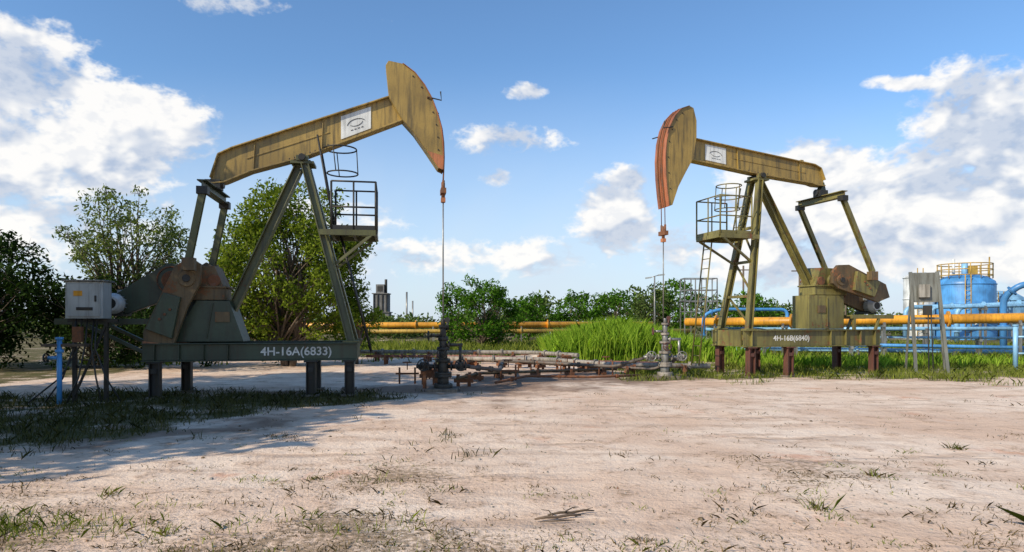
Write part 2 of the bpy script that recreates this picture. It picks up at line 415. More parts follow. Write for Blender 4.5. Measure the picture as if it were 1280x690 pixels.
# distant trees
cl=[]
for i in range(460):
    x=random.uniform(-90,110); y=random.uniform(62,80)
    u=x/y
    top=2.9+1.6*fbm(x,3,.09,3)+ (1.9 if 0.0<u<.34 else 0)*(.6+.5*fbm(x,9,.25,2)) - (1.2 if u>.55 else 0) -(.8 if -.3<u<-.02 else 0)
    for k in range(3):
        cl.append(((x+random.gauss(0,.6),y,random.uniform(.3,max(1,top))),random.uniform(.7,1.4)))
bulk('distant_trees',crown(cl,46,.27,.8),4,L_far)
for (x,y,h,w) in((5.5,58,5.0,4),(9.2,60,4.9,5),(12,57,4.6,4),(1.2,58,4.6,3.5),(14.5,57,5.2,4),(20,55,4.0,4)):
    tree('background_tree',x,y,h,w,random.choice([L_shr,L_far]),32,.7,130,.18,z0=.05,trunks=2)

# ------------------------------------------------------------------ text helper
def text(body,size,loc,rot,parent,mat,name='lettering'):
    c=bpy.data.curves.new(name,'FONT'); c.body=body; c.size=size; c.align_x='CENTER'; c.align_y='CENTER'; c.extrude=.002; c.offset=.004
    o=bpy.data.objects.new(name,c); o.location=loc; o.rotation_euler=rot; o.parent=parent; c.materials.append(mat); scene.collection.objects.link(o)

# ------------------------------------------------------------------ pump jack
def jack(loc,ang,N,P):
    e=empty('pump_jack',loc,ang)
    zb,zt=P['zb'],P['zt']; s0,s1=P['s']; w=P['w']
    Mb,Ml,Mw,Mp=P['Mbase'],P['Mleg'],P['Mbeam'],P['Mpost']
    b=MB(); zc=(zb+zt)/2
    for y in(-w,w): b.ibeam((s0,y,zc),(s1,y,zc),.2,zt-zb,Mb)
    b.beam((s0+.02,-w+.11,zc),(s0+.02,w-.11,zc),.05,zt-zb-.02,Mb)
    for k in range(1,6):
        s=s0+(s1-s0)*k/6; b.beam((s,-w+.02,zc),(s,w-.02,zc),.12,.16,Mb)
    b.beam((s1-.03,-w+.11,zc),(s1-.03,w-.11,zc),.05,zt-zb-.02,Mb)
    for k in range(9):
        s=s0+.25+(s1-s0-.5)*k/8
        for y in(-w,w):
            if k in P.get('noweb',()): continue
            b.box((s,y+.05*(1 if y>0 else -1),zc),(.015,.09,zt-zb-.06),Mb)
    b.obj('base_skid',e,.006)
    b=MB()
    for (s,y) in P['posts']:
        b.ibeam((s,y,-.15),(s,y,zb-.03),.2,.2,Mp,up=(1,0,0)); b.box((s,y,zb-.016),(.28,.28,.03),Mp); b.box((s,y,.02),(.34,.34,.04),M_pad)
        b.box((s,y+.105*N,zb*.75),(.12,.012,.1),Mp)
    b.obj('support_posts',e,.004)
    sa,za=P['apex']; sf,sr=P['legf'],P['legr']
    b=MB()
    for y in(-1,1):
        b.ibeam((sf,y*(w-.06),zt),(sa-.03,y*.2,za-.02),.17,.17,Ml,up=(1,0,0))
        b.box((sf,y*(w-.06),zt+.02),(.34,.26,.04),Ml)
    b.ibeam((sr,0,P['zr']),(sa+.12,0,za-.08),.24,.2,Ml,up=(1,0,0))
    def fl(f,y): return V((sf,y*(w-.06),zt)).lerp(V((sa-.03,y*.2,za-.02)),f)
    for f in(.22,.45,.68): b.beam(fl(f,-1)+V((.0,0,0)),fl(f,1),.08,.08,Ml)
    for fa,fb in((.02,.22),(.22,.45),(.45,.68)):
        b.beam(fl(fa,-1)+V((.05,0,.03)),fl(fb,1)+V((.05,0,0)),.05,.05,Ml)
    b.box((sa+.02,0,za+.0),(.5,.52,.06),Ml)
    for y in(-.22,.22):
        b.box((sa+.02,y,za+.09),(.26,.12,.12),Ml)
    b.cyl((sa+.02,-.34,za+.1),(sa+.02,.34,za+.1),.075,M_dark,14)
    b.obj('samson_post',e,.004)
    T,B=P['top'],P['bot']
    b=MB(); b.prism(T+B[::-1],-.07,.07,Mw)
    for L,sg in((T,1),(B,-1)):
        for i in range(len(L)-1):
            p,q=L[i],L[i+1]; b.beam((p[0],0,p[1]+sg*.012),(q[0],0,q[1]+sg*.012),.32,.03,Mw)
    def zat(L,s):
        for i in range(len(L)-1):
            if L[i][0]<=s<=L[i+1][0]:
                t=(s-L[i][0])/(L[i+1][0]-L[i][0]); return L[i][1]+(L[i+1][1]-L[i][1])*t
        return L[0][1] if s<L[0][0] else L[-1][1]
    for s in P['ribs']:
        zt_,zb_=zat(T,s),zat(B,s)
        for y in(-.095,.095): b.beam((s,y,zb_+.01),(s-.03,y,zt_-.01),.046,.014,Mw,up=(1,0,0))
    for k in range(7):
        s=P['apex'][0]-.35+.11*k; 
        b.cyl((s,N*.12,zat(B,s)+.0),(s,N*.12,zat(B,s)+.05),.014,M_dark,6)
    b.box((T[1][0]-.4,0,T[1][1]+.1),(.12,.1,.09),Mw)
    # long weathered seam plates along the web
    s_a,s_b=P['label'][1]+.25,T[1][0]-.3
    for y in(-.079,.079): b.beam((s_a,y,(zat(T,s_a)+zat(B,s_a))/2),(s_b,y,(zat(T,s_b)+zat(B,s_b))/2),.012,.03,Mw)
    b.obj('walking_beam',e,.005)
    a,c2=P['label']; sg=MB()
    pts=[(a,zat(T,a)-.07),(c2,zat(T,c2)-.07),(c2,zat(B,c2)+.08),(a,zat(B,a)+.08)]
    sg.prism(pts,N*.0725,N*.082,M_white)
    cs,cz=(a+c2)/2,(pts[0][1]+pts[1][1]+pts[2][1]+pts[3][1])/4
    sl=math.atan2(zat(T,c2)-zat(T,a),c2-a)
    def lp(X,Z): return (cs+X*math.cos(sl)-Z*math.sin(sl),N*.086,cz+X*math.sin(sl)+Z*math.cos(sl))
    ar=[]
    for k in range(15):
        t=math.radians(20+k*10); ar.append(lp(.22*math.cos(t),-.05+.13*math.sin(t)))
    sg.tube(ar,.007,M_dark,4)
    ar=[lp(.16*math.cos(math.radians(200+k*12)),.02+.09*math.sin(math.radians(200+k*12))) for k in range(12)]
    sg.tube(ar,.006,M_dark,4)
    for k in range(4): sg.tube([lp(-.12+.08*k,-.13),lp(-.07+.08*k,-.13)],.008,M_dark,4)
    sg.obj('label_plate',e)
    arc,inn=P['arc'],P['inn']; hw=P['hw']
    b=MB(); poly=arc+inn
    for y in(-hw,hw): b.prism(poly,y-.012,y+.012,Mw)
    vs=[];fs=[]
    for i,(s,z) in enumerate(arc):
        for y in(-hw-.05,hw+.05): vs.append((s-.012,y,z))
        for y in(hw+.05,-hw-.05): vs.append((s+.012,y,z+.003))
    for i in range(len(arc)-1):
        o=i*4
        for k in range(4): fs.append((o+k,o+(k+1)%4,o+4+(k+1)%4,o+4+k))
    b.add(vs,fs,P['Mface'],True)
    for i in range(len(inn)-1):
        p,q=inn[i],inn[i+1]; b.beam((p[0],0,p[1]),(q[0],0,q[1]),hw*2-.03,.02,Mw)
    for y in(-hw*.55,0,hw*.55):
        b.tube([(s-.026,y,z) for s,z in arc],.014,M_rust if y else P['Mface'],5)
    c_=P['hc']
    for k in range(1,len(arc)-1):
        s_,z_=arc[k]; q=(s_+(c_[0]-s_)*.12,z_+(c_[1]-z_)*.12)
        b.cyl((q[0],N*(hw+.01),q[1]),(q[0],N*(hw+.03),q[1]),.018,M_dark,6)
    tp_=[arc[-2],arc[-1],inn[0],inn[1]]
    for y in(-hw-.0165,hw+.0165): b.prism(tp_,y-.003,y+.003,P['Mtip'])
    s_,z_=arc[3]
    b.tube([(s_+.1,N*(hw+.04),z_),(s_-.22,N*(hw+.1),z_-.08),(s_-.2,N*(hw+.1),z_+.12)],.018,M_dark,5)
    b.tube([(s_+.12,-N*(hw+.04),z_-.1),(s_-.2,-N*(hw+.1),z_-.2)],.018,M_dark,5)
    b.obj('horse_head',e,.003)
    b=MB(); zcb=P['carrier']
    for y in(-.1,.1):
        b.tube([(s-.03,y,z) for s,z in arc[2:]]+[(-.02,y,zcb+.22)],.013,M_rust,6)
        b.cyl((-.02,y,zcb),(-.02,y,zcb+.24),.032,M_rust,8)
    b.box((-.02,0,zcb),(.12,.36,.12),M_rust); b.cyl((-.02,0,zcb-.16),(-.02,0,zcb+.2),.045,M_rust,10)
    b.box((-.02,0,zcb-.2),(.1,.14,.1),M_orange)
    b.cyl((-.02,0,P['zw']),(-.02,0,zcb-.1),.017,M_steel,8)
    b.obj('bridle_and_polished_rod',e)
    b=MB(); pd=P['ped']; b.prism(pd,-.36,.36,P['Mped'])
    for y in(-.37,.37):
        b.beam(((pd[0][0]+pd[-1][0])/2+.02,y,(zt+.1)),((pd[1][0]+pd[2][0])/2,y,pd[1][1]-.05),.02,.05,P['Mped'],up=(0,1,0))
    sc,zc2=P['crank']
    b.box(((pd[1][0]+pd[2][0])/2-.2,N*.385,(zt+pd[1][1])/2+.1),(.3,.01,.22),M_brown)
    b.obj('gearbox_pedestal',e,.01)
    b=MB(); gz=pd[1][1]+.015
    x0,x1=P['gear']; zg=P['gtop']
    b.prism([(x0,gz),(x1,gz),(x1,gz+.3),(x1-.12,zg),(x0+.2,zg+.02),(x0,gz+.25)],-.33,.33,P['Mgear'])
    b.box(((x0+x1)/2,0,gz+.28),(x1-x0+.1,.76,.04),P['Mgear'])
    for k in range(6):
        for y in(-.36,.36): b.cyl((x0+.05+k*(x1-x0-.1)/5,y,gz+.25),(x0+.05+k*(x1-x0-.1)/5,y,gz+.33),.018,M_rust,6)
    b.cyl((sc,-.62,zc2),(sc,.62,zc2),.09,M_dark,16); b.cyl((sc,-.42,zc2),(sc,.42,zc2),.2,P['Mgear'],20)
    for y in(-1,1): b.cyl((x0+.2,y*.33,gz+.42),(x0+.2,y*.38,gz+.42),.13,M_rust,16)
    b.obj('gearbox',e,.008)
    b=MB(); cp=P['cpoly']; cw=P['cwpoly']
    for y in(-1,1):
        ya,yb=sorted((y*.56,y*.68)); b.prism(cp,ya,yb,P['Mcrank'])
        ya,yb=sorted((y*.685,y*.80)); b.prism(cw,ya,yb,P['Mcw'])
        ya,yb=sorted((y*.46,y*.555)); b.prism(cw,ya,yb,P['Mcw'])
        b.cyl((sc,y*.55,zc2),(sc,y*.73,zc2),.17,M_brown,18); b.cyl((sc,y*.73,zc2),(sc,y*.76,zc2),.08,M_dark,14)
        cx=sum(p[0] for p in cw)/len(cw);cz_=sum(p[1] for p in cw)/len(cw)
        for dx,dz in((-.1,.1),(.1,-.1),(0,0)): b.cyl((cx+dx,y*.8,cz_+dz),(cx+dx,y*.84,cz_+dz),.03,M_rust,8)
        if P.get('ctip'):
            ya,yb=sorted((y*.55,y*.69)); b.prism(P['ctip'],ya,yb,M_orange)
        b.cyl((P['pin'][0],y*.68,P['pin'][1]),(P['pin'][0],y*.97,P['pin'][1]),.07,M_dark,14)
    b.obj('cranks_and_counterweights',e,.01)
    b=MB(); es,ez=P['eq']; pn=P['pin']
    b.ibeam((es,-.98,ez),(es,.98,ez),.2,.2,P['Meq'])
    b.box((es,0,ez+.17),(.3,.3,.2),M_dark); b.cyl((es-.2,0,ez+.2),(es+.2,0,ez+.2),.1,M_dark,14)
    b.prism([(es-.16,ez+.12),(es+.16,ez+.12),(B[-1][0],B[-1][1]+.1),(B[-2][0]+.25,zat(B,B[-2][0]+.25))],-.1,.1,M_dgreen)
    for y in(-.9,.9):
        b.ibeam((es,y,ez-.12),(pn[0],y,pn[1]+.12),.13,.13,P['Mpit'],up=(0,1,0))
        b.box((es,y,ez-.12),(.22,.2,.16),M_dark); b.box((pn[0],y,pn[1]),(.24,.2,.26),M_brown)
    b.obj('equalizer_and_pitman_arms',e,.004)
    b=MB(); d0,d1,dz=P['deck']
    for y in(-.55,.55): b.beam((d0,y,dz),(d1,y,dz),.08,.12,Mb)
    for k in range(6):
        s=d0+.1+(d1-d0-.2)*k/5; b.beam((s,-.51,dz+.03),(s,.51,dz+.03),.1,.04,Mb)
    for y in(-.55,.55):
        b.beam((d1-.55,y,dz-.06),(s1-.15,y,zb+.1 if dz-zt>.2 else zt-.1),.07,.07,Mb)
        b.beam((d0+.1,y,dz-.06),(d0+.1,y,zt),.08,.08,Mb)
    b.obj('motor_deck',e,.004)
    b=MB(); ms,mz=P['motor']; my=-N*.1
    b.cyl((ms,my-.28,mz),(ms,my+.28,mz),.2,M_grey,24)
    for k in range(16):
        t=2*math.pi*k/16; c3,s3=math.cos(t),math.sin(t)
        b.beam((ms+c3*.2,my-.24,mz+s3*.2),(ms+c3*.2,my+.24,mz+s3*.2),.012,.05,M_grey,up=(c3,0,s3))
    b.cyl((ms,my+N*.28,mz),(ms,my+N*.44,mz),.225,M_white,24,.15) ; b.box((ms,my,mz-.22),(.34,.5,.08),M_dark); b.box((ms-.1,my,mz+.24),(.2,.2,.12),M_grey)
    b.cyl((ms,my+N*.44,mz),(ms,my+N*.446,mz),.11,M_dark,16)
    b.cyl((ms,my-N*.28,mz),(ms,my-N*.5,mz),.05,M_steel)
    b.obj('electric_motor',e,.004)
    b=MB(); (ax,az,ar),(bx,bz,br)=P['guard']
    d=math.atan2(bz-az,bx-ax); poly=[]
    for k in range(11): t=d+math.pi/2+math.pi*k/10; poly.append((ax+ar*math.cos(t),az+ar*math.sin(t)))
    for k in range(11): t=d-math.pi/2+math.pi*k/10; poly.append((bx+br*math.cos(t),bz+br*math.sin(t)))
    gy=P['gy']; b.prism(poly,gy-.09,gy+.09,P['Mguard'])
    b.cyl((ax,gy-.12,az),(ax,gy+.12,az),ar*.55,M_rust,20); b.ring((ax,gy+N*.1,az),ar*.8,.02,M_rust,'y')
    b.obj('belt_guard',e,.01)
    b=MB(); p0,p1,pz=P['plat']; pw=P['pw']
    for y in(-pw,pw): b.beam((p0,y,pz),(p1+.25,y,pz),.06,.12,Ml)
    for s in(p0,(p0+p1)/2,p1): b.beam((s,-pw+.03,pz),(s,pw-.03,pz),.06,.10,Ml)
    b.box(((p0+p1)/2,0,pz+.065),(p1-p0,pw*2-.1,.015),Ml)
    R=P['Mrail']; rh=P['rh']
    cor=[(p1,-pw),(p0,-pw),(p0,pw),(p1,pw)]
    for i in range(4):
        b.cyl((cor[i][0],cor[i][1],pz),(cor[i][0],cor[i][1],pz+rh),.024,R,8)
    for i in range(3):
        for hh in(rh*.5,rh): b.cyl((*cor[i],pz+hh),(*cor[i+1],pz+hh),.02,R,8)
        b.beam((*cor[i],pz+.1),(*cor[i+1],pz+.1),.012,.12,R)
        mx=((cor[i][0]+cor[i+1][0])/2,(cor[i][1]+cor[i+1][1])/2); b.cyl((*mx,pz),(*mx,pz+rh),.02,R,8)
    for y in(-pw,pw):
        b.beam((p0+.1,y,pz-.05),(sf+(sa-sf)*((pz-.75-zt)/(za-zt)),y*.7,pz-.75),.06,.06,Ml)
    ly=-N*P.get('ly',.25)
    def ladder(a,c,wd):
        a=V(a);c=V(c)
        for y in(-wd,wd): b.cyl(a+V((0,y,0)),c+V((0,y,0)),.022,R,8)
        n=int((c-a).length/.28)
        for k in range(1,n): q=a.lerp(c,k/n); b.cyl(q+V((0,-wd,0)),q+V((0,wd,0)),.014,R,6)
    (la,lb),(lc,ld)=P['lad1']; ladder((la,ly,lb),(lc,ly,ld),.2)
    (la,lb),(lc,ld)=P['lad2']; ladder((la,0,lb),(lc,0,ld),.2)
    for (rs,ry,rz,rr) in P['hoops']: b.ring((rs,ry,rz),rr,.017,R,'z',22,6)
    if P['hoops']:
        rs,ry,rz,rr=P['hoops'][-1]; q0=P['hoops'][0]
        for t in P.get('ht',(0.3,1.5,2.7,3.9,5.1)): b.cyl((q0[0]+q0[3]*math.cos(t),q0[1]+q0[3]*math.sin(t),q0[2]),(rs+rr*math.cos(t),ry+rr*math.sin(t),rz),.013,R,6)
    b.obj('work_platform_and_ladder',e)
    rot=(math.pi/2,0,math.pi) if N>0 else (math.pi/2,0,0)
    text(P['txt'],P['tsize'],(P['tx'],N*(w+.016),zc-.0),rot,e,M_text)
    return e
th=math.radians(10)
J1=dict(zb=.77,zt=1.15,s=(1.9,6.2),w=.72,Mbase=M_dgreen,Mleg=M_olive,Mbeam=M_gold,Mpost=M_dark,Mface=M_face,Mtip=M_orange,
 noweb=(0,1,2,3,4),
 posts=[(2.05,.72),(2.15,-.72),(5.95,.72),(5.75,-.72),(2.9,-.72),(2.85,.72)],
 apex=(3.08,5.12),legf=2.02,legr=4.75,zr=1.55,
 top=[(1.1,6.75),(4.6,5.39),(4.88,5.24),(5.04,4.72)],bot=[(.8,6.26),(3.1,5.27),(4.2,4.92),(4.75,4.66),(5.04,4.62)],ribs=(2.7,4.15),label=(1.62,2.28),
 arc=[(.90,7.45),(.64,7.27),(.42,7.0),(.26,6.72),(.127,6.37),(.04,6.05),(0,5.73),(-.01,5.4),(.0,5.08)],
 inn=[(.10,5.12),(.36,5.5),(.66,5.92),(.915,6.19),(1.205,6.67),(1.28,7.40),(1.22,7.50)],hw=.2,hc=(.95,6.5),
 carrier=4.62,zw=1.65,
 ped=[(5.75,1.17),(5.25,2.05),(4.6,2.05),(4.3,1.17)],crank=(5.35,2.5),gear=(4.7,5.55),gtop=2.78,Mped=M_dgreen,Mgear=M_brown,
 cpoly=[(5.08,2.8),(5.3,2.95),(5.6,2.75),(6.2,1.4),(6.2,1.0),(5.68,.93),(5.35,1.9),(5.1,2.4)],
 cwpoly=[(5.45,2.1),(5.78,2.2),(6.12,1.45),(5.62,1.25)],ctip=[(5.64,1.12),(6.22,1.2),(6.2,.98),(5.68,.91)],Mcrank=M_brown,Mcw=M_dgreen,
 pin=(5.25,2.78),eq=(4.98,4.42),Meq=M_dgreen,Mpit=M_olive,
 deck=(5.95,7.9,1.6),motor=(6.95,1.98),guard=((5.85,2.5,.36),(6.85,1.98,.24)),gy=-.05,Mguard=M_dgreen,
 plat=(1.5,2.45,3.55),pw=.55,rh=1.12,Mrail=M_dark,lad1=((1.62,.9),(2.3,3.55)),lad2=((2.4,3.6),(2.78,5.75)),
 hoops=[(2.25,0,4.95,.34),(2.3,0,5.5,.36)],ht=(1.2,3.1,5.0),txt='4H-16A(6833)',tsize=.25,tx=3.15)
jack((-1.62,15.5,0),math.pi+th,1,J1)
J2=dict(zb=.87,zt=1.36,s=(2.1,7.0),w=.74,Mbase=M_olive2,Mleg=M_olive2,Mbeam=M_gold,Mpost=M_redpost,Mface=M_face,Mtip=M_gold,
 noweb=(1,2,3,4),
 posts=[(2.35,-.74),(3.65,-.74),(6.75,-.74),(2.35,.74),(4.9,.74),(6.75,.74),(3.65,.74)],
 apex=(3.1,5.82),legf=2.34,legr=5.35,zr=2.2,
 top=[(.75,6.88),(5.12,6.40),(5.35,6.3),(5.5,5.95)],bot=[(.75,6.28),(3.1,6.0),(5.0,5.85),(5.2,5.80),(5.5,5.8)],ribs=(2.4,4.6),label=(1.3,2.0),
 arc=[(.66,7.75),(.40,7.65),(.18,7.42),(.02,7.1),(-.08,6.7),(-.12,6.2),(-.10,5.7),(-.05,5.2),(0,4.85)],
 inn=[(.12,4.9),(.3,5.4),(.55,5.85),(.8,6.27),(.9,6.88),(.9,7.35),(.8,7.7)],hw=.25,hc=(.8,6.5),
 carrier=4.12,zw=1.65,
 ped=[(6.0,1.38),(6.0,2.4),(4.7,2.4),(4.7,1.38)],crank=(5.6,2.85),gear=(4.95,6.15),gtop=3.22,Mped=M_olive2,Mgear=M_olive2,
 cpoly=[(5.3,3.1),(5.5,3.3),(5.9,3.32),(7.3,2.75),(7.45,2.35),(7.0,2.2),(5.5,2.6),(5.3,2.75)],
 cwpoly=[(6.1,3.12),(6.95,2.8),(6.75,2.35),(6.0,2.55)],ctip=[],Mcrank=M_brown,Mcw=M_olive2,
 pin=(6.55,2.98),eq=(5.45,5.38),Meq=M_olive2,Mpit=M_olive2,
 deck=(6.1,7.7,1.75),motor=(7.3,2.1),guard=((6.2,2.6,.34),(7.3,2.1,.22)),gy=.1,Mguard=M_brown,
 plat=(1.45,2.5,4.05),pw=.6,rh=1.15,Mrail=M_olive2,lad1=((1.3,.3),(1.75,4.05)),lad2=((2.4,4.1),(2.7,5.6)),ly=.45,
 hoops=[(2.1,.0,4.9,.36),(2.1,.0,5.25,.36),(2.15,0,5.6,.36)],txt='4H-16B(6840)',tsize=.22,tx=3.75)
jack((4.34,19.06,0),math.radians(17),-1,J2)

# ------------------------------------------------------------------ wellheads
def wheel(b,c,r,axis,mat):
    b.ring(c,r,.016,mat,axis,20,6); c=V(c)
    for k in range(3):
        t=math.pi*k/3; a,d=r*math.cos(t),r*math.sin(t)
        q={'z':V((a,d,0)),'y':V((a,0,d)),'x':V((0,a,d))}[axis]; b.cyl(c-q,c+q,.009,mat,5)
def wellhead(x,y,body,flange,H,ped):
    e=empty('wellhead',(x,y,0)); b=MB()
    b.box((0,0,.02),(.7,.7,.08),M_pad)
    zz=0.05
    for (h,r,m) in ((.10,.22,flange),(.14,.13,body),(.06,.2,flange),(.05,.2,flange),(.22,.12,body),(.06,.17,flange),(.2,.1,body),(.05,.15,flange),(.16,.085,body),(.06,.12,flange),(.2,.07,body),(.05,.1,flange),(.12,.05,body)):
        h*=H; b.cyl((0,0,zz),(0,0,zz+h),r,m,18)
        if m is flange:
            for k in range(8):
                t=k*math.pi/4; b.cyl((r*.82*math.cos(t),r*.82*math.sin(t),zz-.02),(r*.82*math.cos(t),r*.82*math.sin(t),zz+h+.02),.014,M_dark,6)
        zz+=h
    b.obj('spool_stack',e,.004)
    b=MB()
    for sx in(-1,1):
        b.cyl((sx*.1,0,.52*H),(sx*.62,0,.52*H),.05,body,12)
        for q in(.17,.34,.5): b.cyl((sx*q,0,.52*H),(sx*(q+.04),0,.52*H),.095,flange,14)
        b.box((sx*.43,0,.52*H),(.1,.14,.2),body)
        wheel(b,(sx*.43,-.24,.56*H),.13,'y',body); b.cyl((sx*.43,-.24,.56*H),(sx*.43,-.05,.54*H),.016,M_steel,6)
    b.cyl((0,0,.98*H),(.45,0,.98*H),.04,body,10); b.cyl((.4,0,.98*H),(.4,0,.6*H),.035,body,10); b.cyl((.12,0,.98*H),(.16,0,.98*H),.08,flange,12)
    b.cyl((-.05,0,1.18*H),(-.3,0,1.18*H),.035,body,10); wheel(b,(-.34,0,1.18*H),.1,'x',ped)
    b.cyl((0,-.05,.8*H),(0,-.28,.8*H),.03,body,8); wheel(b,(0,-.3,.8*H),.11,'y',ped)
    b.cyl((.1,0,1.3*H),(.1,0,1.5*H),.03,ped,8); b.cyl((.1,-.03,1.52*H),(.1,.03,1.52*H),.06,ped,12)
    b.obj('valves_and_handwheels',e)
wellhead(-1.6,15.5,M_dark,M_dark,1.08,M_dark)
wellhead(4.37,19.06,M_steel,M_pipe,1.12,M_redpost)

# ------------------------------------------------------------------ ground flowlines
def pipe(name,pts,r,mat,flanges=(),sup=None,parent=None,n=12,supm=None):
    P2=[V(p) for p in pts]; out=[P2[0]]
    for i in range(1,len(P2)-1):
        a=(P2[i-1]-P2[i]);c=(P2[i+1]-P2[i]); d=min(r*4,a.length*.4,c.length*.4)
        p=P2[i]+a.normalized()*d;q=P2[i]+c.normalized()*d
        for t in(0,.25,.5,.75,1): out.append(p.lerp(P2[i],t).lerp(P2[i].lerp(q,t),t))
    out.append(P2[-1])
    b=MB(); b.tube(out,r,mat,n)
    for i in range(len(P2)-1):
        L=(P2[i+1]-P2[i]).length; d=(P2[i+1]-P2[i]).normalized()
        for f in flanges:
            q=P2[i].lerp(P2[i+1],f)
            b.cyl(q-d*.035,q-d*.005,r*1.7,mat,14); b.cyl(q+d*.005,q+d*.035,r*1.7,mat,14)
        if sup and L>sup:
            k=int(L/sup)
            for j in range(k+1):
                q=P2[i].lerp(P2[i+1],(j+.5)/(k+1)); side=V((-d.y,d.x,0)).normalized()
                m=supm or M_steel
                b.beam(q+side*(r+.1)+V((0,0,.1-r)),q+side*(r+.1)-V((0,0,q.z+.1)),.08,.08,m)
                b.beam(q-side*(r+.1)+V((0,0,.1-r)),q-side*(r+.1)-V((0,0,q.z+.1)),.08,.08,m)
                b.beam(q-side*(r+.2)-V((0,0,r+.05)),q+side*(r+.2)-V((0,0,r+.05)),.1,.1,m)
    return b.obj(name,parent)
FR=dict(supm=M_rust)
pipe('flowline_pipe',[(-1.0,15.5,.55),(-.3,16.2,.42),(-.3,21.5,.35),(3.0,19.6,.28),(3.75,19.06,.55)],.045,M_dull,(.3,.7))
pipe('flowline_pipe',[(-2.5,23.5,.30),(1.2,23.0,.30),(3.0,20.6,.28),(6.0,20.2,.25)],.075,M_pipe,(.2,.5,.8),2.0,**FR)
pipe('flowline_pipe',[(-5.5,25.2,.30),(-1.0,25.0,.30),(2.4,22.0,.28),(5.2,21.4,.25)],.055,M_pink,(.3,.6),2.0,**FR)
pipe('flowline_pipe',[(-1.9,15.7,.55),(-2.2,17.5,.22),(-2.4,22.5,.2),(-1.0,23.8,.2),(1.6,21.7,.2),(4.2,19.7,.2),(4.9,19.06,.6)],.038,M_dull,(.5,),1.8,**FR)
pipe('flowline_pipe',[(-.4,16.4,.10),(.4,18.4,.10),(2.2,18.2,.09),(3.6,18.7,.10)],.035,M_rust,(.5,))
pipe('flowline_pipe',[(-6.5,27,.38),(-2.2,26.4,.4),(.8,26.0,.4),(2.4,24.2,.38)],.075,M_pipe,(.3,.6),2.4,**FR)
pipe('flowline_pipe',[(-1.3,15.9,.25),(-.9,18.6,.16),(1.2,19.6,.15),(3.2,20.4,.15)],.04,M_brown,(.4,.8),1.6,**FR)
b=MB()
for (x,y) in((-.3,18.2),(.2,21.2),(1.5,20.5),(2.6,19.9),(-2.9,17.2),(-2.3,18.6)):
    b.cyl((x,y,0),(x,y,.42),.025,M_rust,8); b.cyl((x+.4,y,0),(x+.4,y,.42),.025,M_rust,8); b.cyl((x-.1,y,.26),(x+.5,y,.26),.025,M_rust,8)
    wheel(b,(x+.2,y,.55),.11,'z',M_rust); b.cyl((x+.2,y,.36),(x+.2,y,.55),.015,M_rust,6)
b.obj('flowline_valve_supports')

# ------------------------------------------------------------------ transmission pipes in the background
pipe('yellow_pipeline',[(-26,45,1.30),(9.5,45,1.42)],.20,M_yel,(.3,.55,.8),7)
pipe('yellow_pipeline',[(-26,43.8,.92),(12,43.8,1.0)],.14,M_yel2,(.4,.7),7)
pipe('yellow_pipeline',[(8.2,31.5,1.58),(13,28,1.62),(30,21.5,1.95)],.19,M_yel,(.25,.8),5)
pipe('blue_pipeline',[(9.0,31,1.25),(26,25.5,1.35)],.08,M_bluew,(.3,.7),6)
pipe('blue_pipeline',[(9.0,28.5,.70),(25,24.0,.55)],.07,M_blue,(.3,.7),4)
pipe('blue_pipeline',[(9.5,30,.40),(27,25.2,.35)],.09,M_bluew,(.3,.7),4)
pipe('blue_pipeline',[(10.5,29,.95),(27,24.6,.95)],.05,M_bluew,(.3,.7),4)
pipe('blue_pipeline',[(8.6,30,.1),(8.6,30,1.9),(9.3,30,2.15),(12.5,30.3,2.15),(12.5,30.3,.1)],.075,M_blue,(.5,))
pipe('blue_pipeline',[(30,45,.2),(30,45,2.6),(36,45,2.9),(36,45,.2)],.16,M_bluew,(.3,.7))
pipe('blue_pipeline',[(22.1,30,.1),(22.1,30,2.7),(22.5,29.5,3.25),(26,29.2,3.3)],.14,M_blue,(.5,))
pipe('blue_pipeline',[(19.5,31,.3),(19.5,31,2.25),(29,31,2.45)],.07,M_bluew,(.5,),5)
b=MB()
for x in(16.6,19.6): 
    b.cyl((x,22,0),(x,22,1.45),.07,M_bluew,12); b.cyl((x,22,1.45),(x,22,1.5),.09,M_bluew,12)
for z in(.55,1.1): b.cyl((16.6,22,z),(19.6,22,z),.03,M_bluew,8)
b.obj('blue_guard_rail')

